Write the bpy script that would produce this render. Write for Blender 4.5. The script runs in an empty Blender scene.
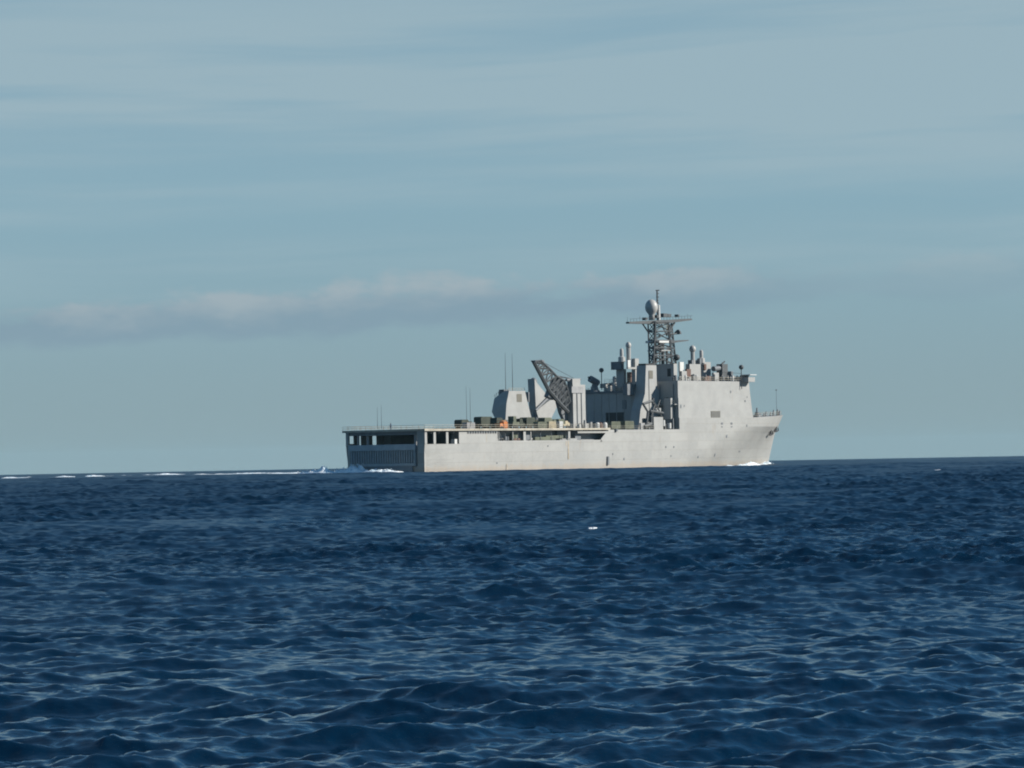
import bpy, bmesh, math, random
import numpy as np
from mathutils import Vector, Matrix, noise

random.seed(4)
rng = np.random.default_rng(11)
SC = bpy.context.scene
COL = SC.collection

# ------------------------------------------------------------------ camera
CAM_H = 2.0                 # eye height above the water in a small boat
FPX = 3450.0                # focal length in pixels of the 1024 wide frame
EARTH = 6.37e6
ROLL = math.atan(19 / 1024.0)
PITCH = math.atan((465.5 - 384) * math.cos(ROLL) / FPX) - math.sqrt(2 * CAM_H / EARTH)
FW = np.array([0, math.cos(PITCH), math.sin(PITCH)])
R0 = np.array([1.0, 0, 0]); U0 = np.cross(R0, FW)
RT = R0 * math.cos(ROLL) - U0 * math.sin(ROLL)
UP = R0 * math.sin(ROLL) + U0 * math.cos(ROLL)
CPOS = np.array([0, 0, CAM_H])
cd = bpy.data.cameras.new('camera'); cam = bpy.data.objects.new('camera', cd); COL.objects.link(cam)
cd.sensor_width = 36; cd.lens = 36 * FPX / 1024; cd.clip_start = 0.5; cd.clip_end = 60000
cam.matrix_world = Matrix(((RT[0], UP[0], -FW[0], 0), (RT[1], UP[1], -FW[1], 0), (RT[2], UP[2], -FW[2], CAM_H), (0, 0, 0, 1)))
SC.camera = cam
SC.cycles.filter_width = 1.95        # soft long-zoom lens

# ------------------------------------------------------------------ light
SUN_AZ = math.radians(92)    # clockwise from the view direction (+Y)
SUN_EL = math.radians(27)
SUN_STRENGTH = 5.0
SKY_STRENGTH = 0.0532
HAZE = 2e-5
SC.view_settings.view_transform = 'Standard'; SC.view_settings.look = 'None'
SC.view_settings.exposure = 0.5; SC.view_settings.gamma = 1.0

world = bpy.data.worlds.new('World'); SC.world = world; world.use_nodes = True
wn = world.node_tree; wn.nodes.clear()


class G:
    """tiny node-graph writer"""
    def __init__(s, nt): s.nt = nt
    def n(s, t, **k):
        o = s.nt.nodes.new(t)
        for a, b in k.items(): setattr(o, a, b)
        return o
    def put(s, sock, v):
        if isinstance(v, bpy.types.NodeSocket): s.nt.links.new(v, sock)
        else: sock.default_value = v
    def m(s, op, a, b=0.0, c=0.0, clamp=False):
        o = s.n('ShaderNodeMath', operation=op, use_clamp=clamp)
        s.put(o.inputs[0], a); s.put(o.inputs[1], b); s.put(o.inputs[2], c)
        return o.outputs[0]
    def comb(s, x, y, z):
        o = s.n('ShaderNodeCombineXYZ'); s.put(o.inputs[0], x); s.put(o.inputs[1], y); s.put(o.inputs[2], z); return o.outputs[0]
    def noise(s, v, scale=1.0, detail=4.0, rough=0.5, dist=0.0):
        o = s.n('ShaderNodeTexNoise'); s.put(o.inputs['Vector'], v)
        o.inputs['Scale'].default_value = scale; o.inputs['Detail'].default_value = detail
        o.inputs['Roughness'].default_value = rough; o.inputs['Distortion'].default_value = dist
        return o.outputs['Fac']
    def ss(s, v, a, b, lo=0.0, hi=1.0):
        o = s.n('ShaderNodeMapRange', interpolation_type='SMOOTHSTEP')
        s.put(o.inputs['Value'], v); s.put(o.inputs['From Min'], a); s.put(o.inputs['From Max'], b)
        s.put(o.inputs['To Min'], lo); s.put(o.inputs['To Max'], hi); return o.outputs[0]
    def mix(s, f, a, b, mode='MIX'):
        o = s.n('ShaderNodeMix', data_type='RGBA', blend_type=mode)
        s.put(o.inputs['Factor'], f)
        for k, v in ((6, a), (7, b)):
            if isinstance(v, tuple) and len(v) == 3: v = (*v, 1)
            s.put(o.inputs[k], v)
        return o.outputs[2]


g = G(wn)
sky = g.n('ShaderNodeTexSky', sky_type='NISHITA', sun_disc=False)
sky.sun_elevation = SUN_EL; sky.sun_rotation = SUN_AZ
sky.altitude = 0; sky.air_density = 1.0; sky.dust_density = 0.2; sky.ozone_density = 1.5
tc = g.n('ShaderNodeTexCoord')
sep = g.n('ShaderNodeSeparateXYZ'); wn.links.new(tc.outputs['Generated'], sep.inputs[0])
el = g.m('ARCSINE', sep.outputs[2]); az = g.m('ARCTAN2', sep.outputs[0], sep.outputs[1])
VEIL = g.mix(g.ss(el, 0.0, 0.085), (3.85, 4.72, 5.3), (3.75, 5.5, 6.45))         # thin even haze veil low in the sky
base = g.mix(g.ss(el, 0.13, 0.27, 0.85, 0.0), g.mix(1.0, sky.outputs[0], (0.21, 0.90, 1.32), 'MULTIPLY'), VEIL)
# thin high cirrus: long level streaks, a few milky sheets
tilt = g.m('ADD', el, g.m('MULTIPLY', az, -0.018))
warp = g.noise(g.comb(g.m('MULTIPLY', az, 5), g.m('MULTIPLY', tilt, 14), 3.0), 1.0, 3)
tw = g.m('ADD', tilt, g.m('MULTIPLY', g.m('SUBTRACT', warp, 0.5), 0.012))
c1 = g.noise(g.comb(g.m('MULTIPLY', az, 4.0), g.m('MULTIPLY', tw, 62), 7.3), 1.0, 5, 0.5)
c2 = g.noise(g.comb(g.m('MULTIPLY', az, 9.0), g.m('MULTIPLY', tw, 150), 1.3), 1.0, 5, 0.55)
cir = g.ss(g.m('ADD', g.m('MULTIPLY', c1, 0.75), g.m('MULTIPLY', c2, 0.25)), 0.40, 0.66)
cir = g.m('MULTIPLY', cir, g.ss(tilt, 0.030, 0.062))
def band(c, w):      # a soft level sheet centred at elevation c (radians)
    d = g.m('ABSOLUTE', g.m('SUBTRACT', tw, c))
    return g.ss(d, w, 0.0)
sheet = g.m('ADD', g.m('MULTIPLY', band(0.0655, 0.0065), 0.5), g.m('MULTIPLY', band(0.108, 0.040), 0.9))
sheet = g.m('MULTIPLY', sheet, g.ss(g.m('ADD', g.m('MULTIPLY', c1, 0.6), g.m('MULTIPLY', c2, 0.4)), 0.34, 0.62, 0.1, 1.0))
cir = g.m('ADD', g.m('MULTIPLY', cir, 0.65), sheet, clamp=True)
CIRRUS = (4.85, 6.35, 7.05)
skyc = g.mix(g.m('MULTIPLY', cir, 0.6), base, CIRRUS)
# a broken row of low cloud far out, tops lit, bases grey
bw = g.noise(g.comb(g.m('MULTIPLY', az, 26), g.m('MULTIPLY', el, 60), 2.2), 1.0, 6, 0.6)
bl = g.noise(g.comb(g.m('MULTIPLY', az, 9), 0.0, 5.7), 1.0, 2, 0.5)
top = g.m('ADD', g.m('ADD', 0.0470, g.m('MULTIPLY', g.m('ADD', az, 0.15), 0.034)), g.m('MULTIPLY', g.m('SUBTRACT', bw, 0.5), 0.030))
bot = g.m('ADD', g.m('ADD', 0.0355, g.m('MULTIPLY', g.m('ADD', az, 0.15), 0.034)), g.m('MULTIPLY', g.m('SUBTRACT', bw, 0.5), -0.014))
inb = g.m('MULTIPLY', g.ss(el, g.m('SUBTRACT', bot, 0.0014), g.m('ADD', bot, 0.0028)), g.ss(el, g.m('ADD', top, 0.0016), g.m('SUBTRACT', top, 0.0032)))
lenf = g.ss(az, 0.11, 0.03, 0.35, 1.0)
inb = g.m('MULTIPLY', g.m('MULTIPLY', inb, lenf), g.ss(g.m('ADD', bl, g.m('MULTIPLY', bw, 0.7)), 0.50, 0.85, 0.88, 1.0))
lit = g.ss(g.m('ADD', g.m('MULTIPLY', g.m('SUBTRACT', el, bot), 60.0), g.m('SUBTRACT', bw, 0.5)), 0.2, 0.95)
CL_LIT = (4.9, 5.8, 6.35); CL_DARK = (3.0, 4.4, 5.45)
cloud = g.mix(lit, CL_DARK, CL_LIT)
skyc = g.mix(g.m('MULTIPLY', inb, 0.78), skyc, cloud)
bg = g.n('ShaderNodeBackground'); g.put(bg.inputs[0], skyc); bg.inputs[1].default_value = SKY_STRENGTH
wo = g.n('ShaderNodeOutputWorld'); wn.links.new(bg.outputs[0], wo.inputs[0])

sl = bpy.data.lights.new('sun', 'SUN'); sl.energy = SUN_STRENGTH; sl.angle = math.radians(0.53); sl.color = (1.0, 0.95, 0.87)
so = bpy.data.objects.new('sun', sl); COL.objects.link(so)
sd_ = Vector((math.sin(SUN_AZ) * math.cos(SUN_EL), math.cos(SUN_AZ) * math.cos(SUN_EL), math.sin(SUN_EL)))
so.rotation_euler = sd_.to_track_quat('Z', 'Y').to_euler(); so.location = (300, 300, 300)

# ------------------------------------------------------------------ ship frame
TH = math.radians(37)
FD = np.array([math.sin(TH), math.cos(TH), 0]); SD = np.array([math.cos(TH), -math.sin(TH), 0])
def ray(px, py): return FW * FPX + RT * (px - 512) - UP * (py - 384)
_d = ray(425.3, 466); _c = CPOS + _d * (860 / _d[1]); _c[2] = -860 * 860 / 2 / EARTH
ORG = _c - SD * 12.8
def Q(px, py, s):
    """length and height on the ship of a sight line crossing the lengthwise plane s metres to starboard"""
    d = ray(px, py); t = (ORG + SD * s - CPOS).dot(SD) / d.dot(SD); p = CPOS + d * t - ORG
    return float(p.dot(FD)), float(p[2])
def QX(px, py, x):
    d = ray(px, py); t = (ORG + FD * x - CPOS).dot(FD) / d.dot(FD); p = CPOS + d * t - ORG
    return float(p.dot(SD)), float(p[2])

# ------------------------------------------------------------------ materials
def mat(name, col, rough=0.6, metal=0.0, var=0.12, scale=0.6, rust=0.0, bump=0.0, spec=0.4):
    m = bpy.data.materials.new(name); m.use_nodes = True; h = G(m.node_tree)
    b = m.node_tree.nodes['Principled BSDF']
    t = h.n('ShaderNodeTexCoord').outputs['Object']
    n1 = h.noise(t, scale, 5, 0.6); n2 = h.noise(t, scale * 7, 3, 0.6)
    v = h.m('ADD', h.m('MULTIPLY', n1, 0.7), h.m('MULTIPLY', n2, 0.3))
    lo = tuple(c * (1 - var) for c in col); hi = tuple(min(1, c * (1 + var)) for c in col)
    c = h.mix(h.ss(v, 0.35, 0.65), lo, hi)
    if rust:
        mp = h.n('ShaderNodeMapping'); mp.inputs['Scale'].default_value = (0.55, 0.55, 0.07)
        m.node_tree.links.new(t, mp.inputs[0])
        r1 = h.noise(mp.outputs[0], 1.0, 6, 0.65)
        sp = h.n('ShaderNodeSeparateXYZ'); m.node_tree.links.new(t, sp.inputs[0])
        c = h.mix(h.m('MULTIPLY', h.ss(r1, 0.60, 0.74), rust), c, (0.26, 0.17, 0.10))
        wl = h.m('MULTIPLY', h.ss(h.m('ADD', sp.outputs[2], h.m('MULTIPLY', n2, -3.0)), 0.6, -1.0), min(1, rust * 0.7))
        c = h.mix(wl, c, (0.33, 0.22, 0.12))
    h.put(b.inputs['Base Color'], c)
    b.inputs['Roughness'].default_value = rough; b.inputs['Metallic'].default_value = metal
    b.inputs['Specular IOR Level'].default_value = spec
    if bump:
        bp = h.n('ShaderNodeBump'); bp.inputs['Strength'].default_value = bump; bp.inputs['Distance'].default_value = 0.1
        h.put(bp.inputs['Height'], n2); m.node_tree.links.new(bp.outputs[0], b.inputs['Normal'])
    return m

def hull_paint():
    m = mat('hull_paint', (0.300, 0.298, 0.282), 0.6, var=0.08, scale=0.12, rust=0.42)
    # faint shell-plate seams
    h = G(m.node_tree); b = m.node_tree.nodes['Principled BSDF']
    old = b.inputs['Base Color'].links[0].from_socket
    t = h.n('ShaderNodeTexCoord').outputs['Object']
    sp = h.n('ShaderNodeSeparateXYZ'); m.node_tree.links.new(t, sp.inputs[0])
    xy = h.comb(sp.outputs[0], sp.outputs[2], 0.0)
    br = h.n('ShaderNodeTexBrick'); h.put(br.inputs['Vector'], xy)
    br.inputs['Scale'].default_value = 1.0; br.inputs['Brick Width'].default_value = 9.0; br.inputs['Row Height'].default_value = 2.4
    br.inputs['Mortar Size'].default_value = 0.10; br.inputs['Mortar Smooth'].default_value = 0.6
    br.inputs['Color1'].default_value = (1, 1, 1, 1); br.inputs['Color2'].default_value = (0.93, 0.94, 0.95, 1)
    br.inputs['Mortar'].default_value = (0.86, 0.85, 0.83, 1)
    h.put(b.inputs['Base Color'], h.mix(1.0, old, br.outputs[0], 'MULTIPLY'))
    return m

M = dict(
    hull=hull_paint(),
    grey=mat('haze_grey_paint', (0.292, 0.292, 0.280), 0.55, var=0.08, scale=0.3, rust=0.22),
    dgrey=mat('dark_grey_paint', (0.13, 0.14, 0.15), 0.6, var=0.15),
    mast=mat('mast_paint', (0.06, 0.065, 0.068), 0.6, var=0.15),
    black=mat('dull_black', (0.03, 0.03, 0.032), 0.7),
    deck=mat('deck_nonskid', (0.10, 0.10, 0.105), 0.85, var=0.2, bump=0.2),
    edge=mat('deck_edge_buff', (0.33, 0.30, 0.24), 0.7, var=0.22, scale=0.5, rust=0.5),
    rail=mat('rail_paint', (0.42, 0.38, 0.30), 0.6),
    inner=mat('interior_grey', (0.25, 0.25, 0.25), 0.7, var=0.15),
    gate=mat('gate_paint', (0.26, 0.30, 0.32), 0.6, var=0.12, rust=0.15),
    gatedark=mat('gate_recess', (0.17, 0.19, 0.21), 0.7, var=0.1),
    louver=mat('louver_brown', (0.12, 0.112, 0.09), 0.7),
    dome=mat('radome_white', (0.34, 0.335, 0.32), 0.45, var=0.04),
    white=mat('white_paint', (0.50, 0.50, 0.48), 0.5, var=0.06),
    rust=mat('rust_red', (0.12, 0.07, 0.055), 0.85, var=0.2),
    green=mat('army_green', (0.035, 0.042, 0.028), 0.75, var=0.25),
    olive=mat('olive_tarp', (0.11, 0.12, 0.085), 0.85, var=0.2),
    tan=mat('desert_tan', (0.36, 0.31, 0.21), 0.8, var=0.15),
    orange=mat('orange_paint', (0.50, 0.17, 0.05), 0.5, var=0.15),
    tyre=mat('tyre_rubber', (0.025, 0.025, 0.025), 0.9),
    glass=mat('dark_glass', (0.02, 0.03, 0.035), 0.1, spec=0.6),
    skin=mat('skin', (0.42, 0.26, 0.19), 0.6), uniform=mat('navy_blue_cloth', (0.03, 0.04, 0.07), 0.9),
)
def foam_mat():
    m = bpy.data.materials.new('sea_foam'); m.use_nodes = True; h = G(m.node_tree)
    b = m.node_tree.nodes['Principled BSDF']; t = h.n('ShaderNodeTexCoord').outputs['Object']
    n = h.noise(t, 0.9, 6, 0.7)
    h.put(b.inputs['Base Color'], h.mix(h.ss(n, 0.36, 0.56), (0.42, 0.60, 0.70), (0.84, 0.86, 0.87)))
    b.inputs['Roughness'].default_value = 0.8
    bp = h.n('ShaderNodeBump'); bp.inputs['Distance'].default_value = 0.3; h.put(bp.inputs['Height'], n)
    m.node_tree.links.new(bp.outputs[0], b.inputs['Normal'])
    return m
M['foam'] = foam_mat()

# ------------------------------------------------------------------ the sea
def wave_set():
    out = []
    # wavelength, steepness (a*k), heading spread; waves run towards the boat and a little right
    def add(lmin, lmax, n, slope, spread, mean=-math.pi / 2 + 0.22):
        sc_ = 0.74 if lmin < 3 else 1.0
        lmin *= sc_; lmax *= sc_
        for _ in range(n):
            lam = lmin * (lmax / lmin) ** rng.random(); k = 2 * math.pi / lam
            th = mean + rng.normal() * spread
            out.append((k, th, slope / math.sqrt(n / 2) / k * (0.6 + 0.8 * rng.random()), rng.random() * 6.283))
    add(24, 55, 8, 0.020, 0.5)
    add(9, 22, 8, 0.012, 0.35)
    add(3.2, 9, 20, 0.027, 0.45)
    add(1.5, 3.8, 40, 0.062, 0.5)
    add(0.7, 1.5, 56, 0.120, 0.5)
    add(0.35, 0.7, 50, 0.125, 0.55)
    add(0.18, 0.35, 50, 0.105, 0.7)
    add(0.12, 0.18, 30, 0.060, 0.8)
    return out
WAVES = wave_set()

def sea_displace(x, y, dr, chop=1.0):
    dx = np.zeros_like(x); dy = np.zeros_like(x); dz = np.zeros_like(x)
    # wave groups: slow patches of rougher and calmer water
    grp = 1.0 + 0.36 * np.sin(x * 0.11 + y * 0.045 + 1.0) * np.sin(y * 0.07 - x * 0.03) + 0.30 * np.sin(x * 0.31 - 0.9 + 0.6 * np.sin(y * 0.11)) * np.sin(y * 0.19 + 2.0)
    grp = grp.astype(np.float32)
    var = np.full(len(dr), 0.00003)      # slope variance the mesh cannot carry
    rr = np.hypot(x, y)[:, :1]; far = 1 + 0.35 * np.clip((rr - 22) / 30, 0, 1) + 0.95 * np.clip((rr - 50) / 200, 0, 1)      # waves exaggerated with distance for stronger light and dark
    for k, th, a, ph in WAVES:
        lam = 2 * math.pi / k
        att = np.clip((lam / dr - 0.8) / 1.0, 0, 1)
        var += (1 - att * att) * (a * k) ** 2 / 2 * 0.30
        rows = att > 0
        if not rows.any(): continue
        ii = np.nonzero(rows)[0]; n = slice(int(ii[0]), int(ii[-1]) + 1)
        ch = chop * min(0.9, 0.6 + 0.15 * lam)
        c, s = math.cos(th), math.sin(th)
        p = (k * (c * x[n] + s * y[n]) + ph).astype(np.float32)
        A = (a * att[n, None]).astype(np.float32) * (grp[n] * far[n] if lam < 9 else 1.0)
        sp = np.sin(p); cp = np.cos(p)
        dz[n] += A * cp; dx[n] -= ch * c * A * sp; dy[n] -= ch * s * A * sp
    return dx, dy, dz, var

def sea_z(x, y):
    R_ = math.hypot(x, y)
    dx, dy, dz, _ = sea_displace(np.array([[x]]), np.array([[y]]), np.array([0.0021 * R_]))
    return float(dz[0, 0]) - R_ * R_ / 2 / EARTH

def water_mat():
    m = bpy.data.materials.new('sea_water'); m.use_nodes = True; h = G(m.node_tree)
    b = m.node_tree.nodes['Principled BSDF']
    b.inputs['Base Color'].default_value = (0.0003, 0.012, 0.031, 1)
    b.inputs['IOR'].default_value = 1.333
    at = h.n('ShaderNodeAttribute', attribute_name='ripple', attribute_type='GEOMETRY')
    geo = h.n('ShaderNodeNewGeometry').outputs['Position']
    n0 = h.noise(geo, 0.05, 3, 0.5)
    h.put(b.inputs['Roughness'], h.m('MULTIPLY', at.outputs['Fac'], h.ss(n0, 0.3, 0.7, 0.85, 1.1)))
    mp = h.n('ShaderNodeMapping'); mp.inputs['Scale'].default_value = (0.75, 1.0, 1.0)
    m.node_tree.links.new(geo, mp.inputs[0])
    n1 = h.noise(mp.outputs[0], 3.0, 4, 0.6, 0.3)
    n2 = h.noise(mp.outputs[0], 13.0, 3, 0.6, 0.4)
    ht = h.m('ADD', h.m('MULTIPLY', n1, 0.12), h.m('MULTIPLY', n2, 0.03))
    bp = h.n('ShaderNodeBump'); bp.inputs['Distance'].default_value = 1.0; bp.inputs['Strength'].default_value = 0.12
    h.put(bp.inputs['Height'], ht); m.node_tree.links.new(bp.outputs[0], b.inputs['Normal'])
    return m

def make_sea():
    r = [0.6]
    while r[-1] < 12: r.append(r[-1] + max(0.25, r[-1] * 0.05))
    while r[-1] < 6500:
        q = r[-1]; r.append(q + (0.0021 if q < 60 else 0.0016 if q < 900 else 0.005) * q)
    while r[-1] < 9000: r.append(r[-1] * 1.06)
    r = np.array(r, dtype=np.float64)
    fine = math.radians(10.0)
    a = np.concatenate([np.linspace(-math.pi, -fine, 60)[:-1], np.linspace(-fine, fine, 1000), np.linspace(fine, math.pi, 60)[1:-1]])
    dr = np.gradient(r)
    R_, A_ = np.meshgrid(r, a, indexing='ij')
    x = R_ * np.sin(A_); y = R_ * np.cos(A_)
    dx, dy, dz, var = sea_displace(x, y, dr)
    z = dz - R_ * R_ / 2 / EARTH
    co = np.stack([x + dx, y + dy, z], -1).astype(np.float32).reshape(-1, 3)
    nr, na = R_.shape
    idx = np.arange(nr * na, dtype=np.int32).reshape(nr, na)
    nxt = np.roll(idx, -1, axis=1)
    quads = np.stack([idx[:-1], nxt[:-1], nxt[1:], idx[1:]], -1).reshape(-1, 4)
    quads = quads[:, ::-1]
    me = bpy.data.meshes.new('sea'); me.vertices.add(len(co) + 1)
    co = np.concatenate([co, [[0, 0, 0]]]).astype(np.float32)
    me.vertices.foreach_set('co', co.ravel())
    tri = np.stack([nxt[0], idx[0], np.full(na, nr * na)], -1)[:, ::-1]
    tri = tri[:, [0, 1, 2]][:, ::-1]
    nq, nt = len(quads), len(tri)
    me.loops.add(nq * 4 + nt * 3)
    me.loops.foreach_set('vertex_index', np.concatenate([quads.ravel(), tri.ravel()]).astype(np.int32))
    me.polygons.add(nq + nt)
    me.polygons.foreach_set('loop_start', np.concatenate([np.arange(nq) * 4, nq * 4 + np.arange(nt) * 3]).astype(np.int32))
    me.polygons.foreach_set('use_smooth', np.ones(nq + nt, dtype=bool))
    me.update(calc_edges=True)
    at = me.attributes.new('ripple', 'FLOAT', 'POINT')      # roughness of the ripples finer than the mesh
    rg = np.sqrt(np.sqrt(2 * var))[:, None] * np.ones((1, na))
    at.data.foreach_set('value', np.append(rg.ravel(), 0.3).astype(np.float32))
    me.materials.append(water_mat())
    o = bpy.data.objects.new('water', me); COL.objects.link(o); o['kind'] = 'structure'
    return o
make_sea()

# ------------------------------------------------------------------ mesh builder in ship coordinates (x forward, s starboard, z up)
class MB:
    def __init__(s): s.v = []; s.f = []
    def quadring(s, rings, cap=True, closed=True):
        b = len(s.v); n = len(rings[0])
        for r in rings: s.v.extend(r)
        for i in range(len(rings) - 1):
            for j in range(n if closed else n - 1):
                k = (j + 1) % n
                s.f.append((b + i * n + j, b + i * n + k, b + (i + 1) * n + k, b + (i + 1) * n + j))
        if cap:
            s.f.append(tuple(b + j for j in range(n))[::-1]); s.f.append(tuple(b + (len(rings) - 1) * n + j for j in range(n)))
        return s
    def box(s, x0, x1, s0, s1, z0, z1):
        return s.quadring([[(x0, s0, z), (x1, s0, z), (x1, s1, z), (x0, s1, z)] for z in (z0, z1)])
    def prism(s, pts, s0, s1, pts1=None):     # polygon in the x-z plane pushed across the ship
        return s.quadring([[(x, s0, z) for x, z in pts], [(x, s1, z) for x, z in (pts1 or pts)]])
    def tube(s, a, b, r, r2=None, n=6):
        a = Vector(a); b = Vector(b); d = (b - a); 
        if d.length < 1e-6: return s
        q = d.to_track_quat('Z', 'Y'); r2 = r if r2 is None else r2
        rings = []
        for p, rr in ((a, r), (b, r2)):
            rings.append([tuple(p + q @ Vector((rr * math.cos(2 * math.pi * i / n), rr * math.sin(2 * math.pi * i / n), 0))) for i in range(n)])
        return s.quadring(rings)
    def lathe(s, c, prof, n=16, axis=None):      # prof: (radius, height) going up from c
        c = Vector(c); q = Vector(axis).to_track_quat('Z', 'Y') if axis else None
        rings = []
        for r, h in prof:
            ring = []
            for i in range(n):
                p = Vector((r * math.cos(2 * math.pi * i / n), r * math.sin(2 * math.pi * i / n), h))
                if q: p = q @ p
                ring.append(tuple(c + p))
            rings.append(ring)
        return s.quadring(rings)
    def ball(s, c, r, rz=None, n=16):
        rz = rz or r
        pr = [(max(0.02, r * math.sin(math.pi * i / 10)), -rz * math.cos(math.pi * i / 10)) for i in range(11)]
        return s.lathe(c, pr, n)
    def build(s, name, m, parent, smooth=False, bevel=0.0, label=None):
        me = bpy.data.meshes.new(name); me.from_pydata([(x, -t, z) for x, t, z in s.v], [], s.f)
        bm = bmesh.new(); bm.from_mesh(me)
        bmesh.ops.recalc_face_normals(bm, faces=bm.faces)
        if bevel: bmesh.ops.bevel(bm, geom=[e for e in bm.edges if e.is_manifold and e.calc_face_angle(0) > 0.5], offset=bevel, segments=1, affect='EDGES', clamp_overlap=True)
        bm.to_mesh(me); bm.free()
        if smooth:
            for p in me.polygons: p.use_smooth = True
        me.materials.append(m)
        o = bpy.data.objects.new(name, me); COL.objects.link(o)
        if parent is not None: o.parent = parent
        if label: o['label'] = label
        return o

SHIPROT = math.pi / 2 - TH
def thing(name, x, s, z, label, cat, group=None, rot=0.0):
    o = bpy.data.objects.new(name, None); COL.objects.link(o)
    p = ORG + FD * x + SD * s + np.array([0, 0, z])
    o.location = tuple(p); o.rotation_euler = (0, 0, SHIPROT + rot); o.empty_display_size = 2
    o['label'] = label; o['category'] = cat
    if group: o['group'] = group
    return o

ship = thing('warship', 0, 0, 0, 'pale grey landing ship with lattice mast and open stern under way on the sea', 'warship')

# ------------------------------------------------------------------ hull
def xs(z): return 176.9 + 0.45 * max(z, -1) + max(0, z - 8.9) * 0.37 if z < 30 else 0
def halfb(x, z):
    Le = 66 - 26 * min(1, max(0, z) / 11.1) ** 1.2
    p = 1.75 + 0.5 * min(1, max(0, z) / 11.1)
    t = min(1.0, max(0.0, (xs(z) - x) / Le))
    b = 12.8 * (1 - (1 - t) ** p)
    if z < 9: b -= 1.25 * ((9 - z) / 10) ** 1.8 * max(0.25, 1 - x / 14)
    return max(0.06, b)
def sheer(x): return 13.62 + max(0, (x - 150)) / 36 * 1.1
hull = MB()
XS = [0, 0.02, 4, 10, 20, 30, 50, 70, 90, 105, 112.8] + [112.8 + i * 1.9 for i in range(1, 29)]
ZL = [-2, -1, 0, 1, 2.2, 3.4, 4.6, 5.9, 7.1]
def station(f, z):
    # f: 0..1 forward of frame 112.8 -> reaches the stem at every height
    return 112.8 + f * (xs(z) - 112.8)
cols = [('a', x) for x in (0, 5, 12, 20, 30, 50, 70, 90, 105)] + [('f', i / 40) for i in range(41)]
def colx(c, z): return c[1] if c[0] == 'a' else station(c[1], z)
def shell(cols, zfun):
    """closed shell between two sides: zfun(col) -> list of z"""
    rings = []
    for c in cols:
        zs = zfun(c); side = [(colx(c, z), halfb(colx(c, z), z), z) for z in zs]
        rings.append(side + [(x, -b, z) for x, b, z in side[::-1]])
    return rings
rings = shell(cols, lambda c: ZL)
# open top in the aft body: build faces for the two sides and bottom only
b0 = len(hull.v); n = len(rings[0])
for r in rings: hull.v.extend(r)
for i in range(len(rings) - 1):
    for j in range(n):
        k = (j + 1) % n
        if j == n // 2 - 1 : continue                       # open top
        hull.f.append((b0 + i * n + j, b0 + i * n + k, b0 + (i + 1) * n + k, b0 + (i + 1) * n + j))
fc = [c for c in cols if c[0] == 'f']
def zf(c):
    top = sheer(colx(c, 14)); return [7.1, 8.1, 9.1, 10.1, 11.1, 11.101, 12.3, top]
def kb(x, z): return halfb(x, 11.1) if z > 11.1 else halfb(x, z)
rr = []
for c in fc:
    side = []
    for z in zf(c):
        zz = z; x = colx(c, z)
        side.append((x, halfb(x, z), z))
    rr.append(side + [(x, -b, z) for x, b, z in side[::-1]])
b0 = len(hull.v); n = len(rr[0])
for r in rr: hull.v.extend(r)
for i in range(len(rr) - 1):
    for j in range(n):
        if j == n - 1: continue
        k = (j + 1) % n
        hull.f.append((b0 + i * n + j, b0 + i * n + k, b0 + (i + 1) * n + k, b0 + (i + 1) * n + j))
hull.f.append(tuple(b0 + j for j in range(n)))
T = 0.25
gx0, gx1 = Q(497, 440, 12.8)[0], Q(587, 440, 12.8)[0]
lx0, lx1 = Q(580, 440, 12.8)[0], Q(602, 440, 12.8)[0]
for sg in (1, -1):
    def wall(x0, x1, z0, z1):
        a, b = sorted((sg * 12.8, sg * (12.8 - T))); hull.box(x0, x1, a, b, z0, z1)
    wall(0, 0.9, 7.1, 10.4); wall(13.9, 30, 7.1, 10.4)
    for px in (434.8, 447.3): 
        xx = Q(px, 438, 12.8)[0]; wall(xx - 0.45, xx + 0.45, 7.1, 10.4)
    if sg < 0:
        for xa, xb in ((3.0, 4.8), (5.9, 8.0), (9.0, 10.4), (12.2, 13.9)): wall(xa, xb, 7.1, 10.4)
        wall(0.9, 13.9, 9.6, 10.4); wall(0.9, 4.8, 7.1, 7.6)
        wall(30, 78, 7.1, 10.4)
    else:
        wall(30, 76, 7.1, 7.75)
        for px, w in ((524.7, 1.0), (569.3, 0.9), (531, 0.3), (513, 0.2), (499, 0.2)):
            xx = Q(px, 436, 12.8)[0]; wall(xx - w / 2, xx + w / 2, 7.75, 10.4)
        wall(60.5, 64.7, 7.75, 8.2)
        # slanted forward end of the mooring opening
        xe0, xe1 = Q(600.5, 440, 12.8)[0], Q(605.5, 433, 12.8)[0]
        hull.prism([(xe0, 7.75), (xe1, 9.5), (xe1, 10.4), (78.6, 10.4), (78.6, 7.1), (76, 7.1), (xe0, 7.1)], 12.8 - T, 12.8)
        wall(65, xe1, 9.55, 10.05)
    wall(78.6, 112.8, 7.1, 10.42)
MB().box(78.6, 112.7, -12.5, 12.5, 10.1, 10.36).build('main_deck', M['deck'], ship)
# transom: corner pillars, sill and head beam round the stern gate
hull.box(0.0, 0.6, 10.3, 12.55, -1.5, 10.4); hull.box(0.0, 0.6, -12.3, -11.4, -1.5, 7.3); hull.box(0.0, 0.5, -12.55, -11.9, 7.1, 10.4)
hull.box(0.0, 0.6, -11.4, 10.3, -1.5, 1.6)
hullo = hull.build('hull', M['hull'], ship)
# rub rail / stains on the side as real fittings
f = MB(); x, _ = Q(608, 460, 12.8); f.box(x - 0.35, x + 0.35, 12.78, 13.0, 1.0, 3.3); f.build('overboard_discharge', M['dgrey'], ship)

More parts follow.
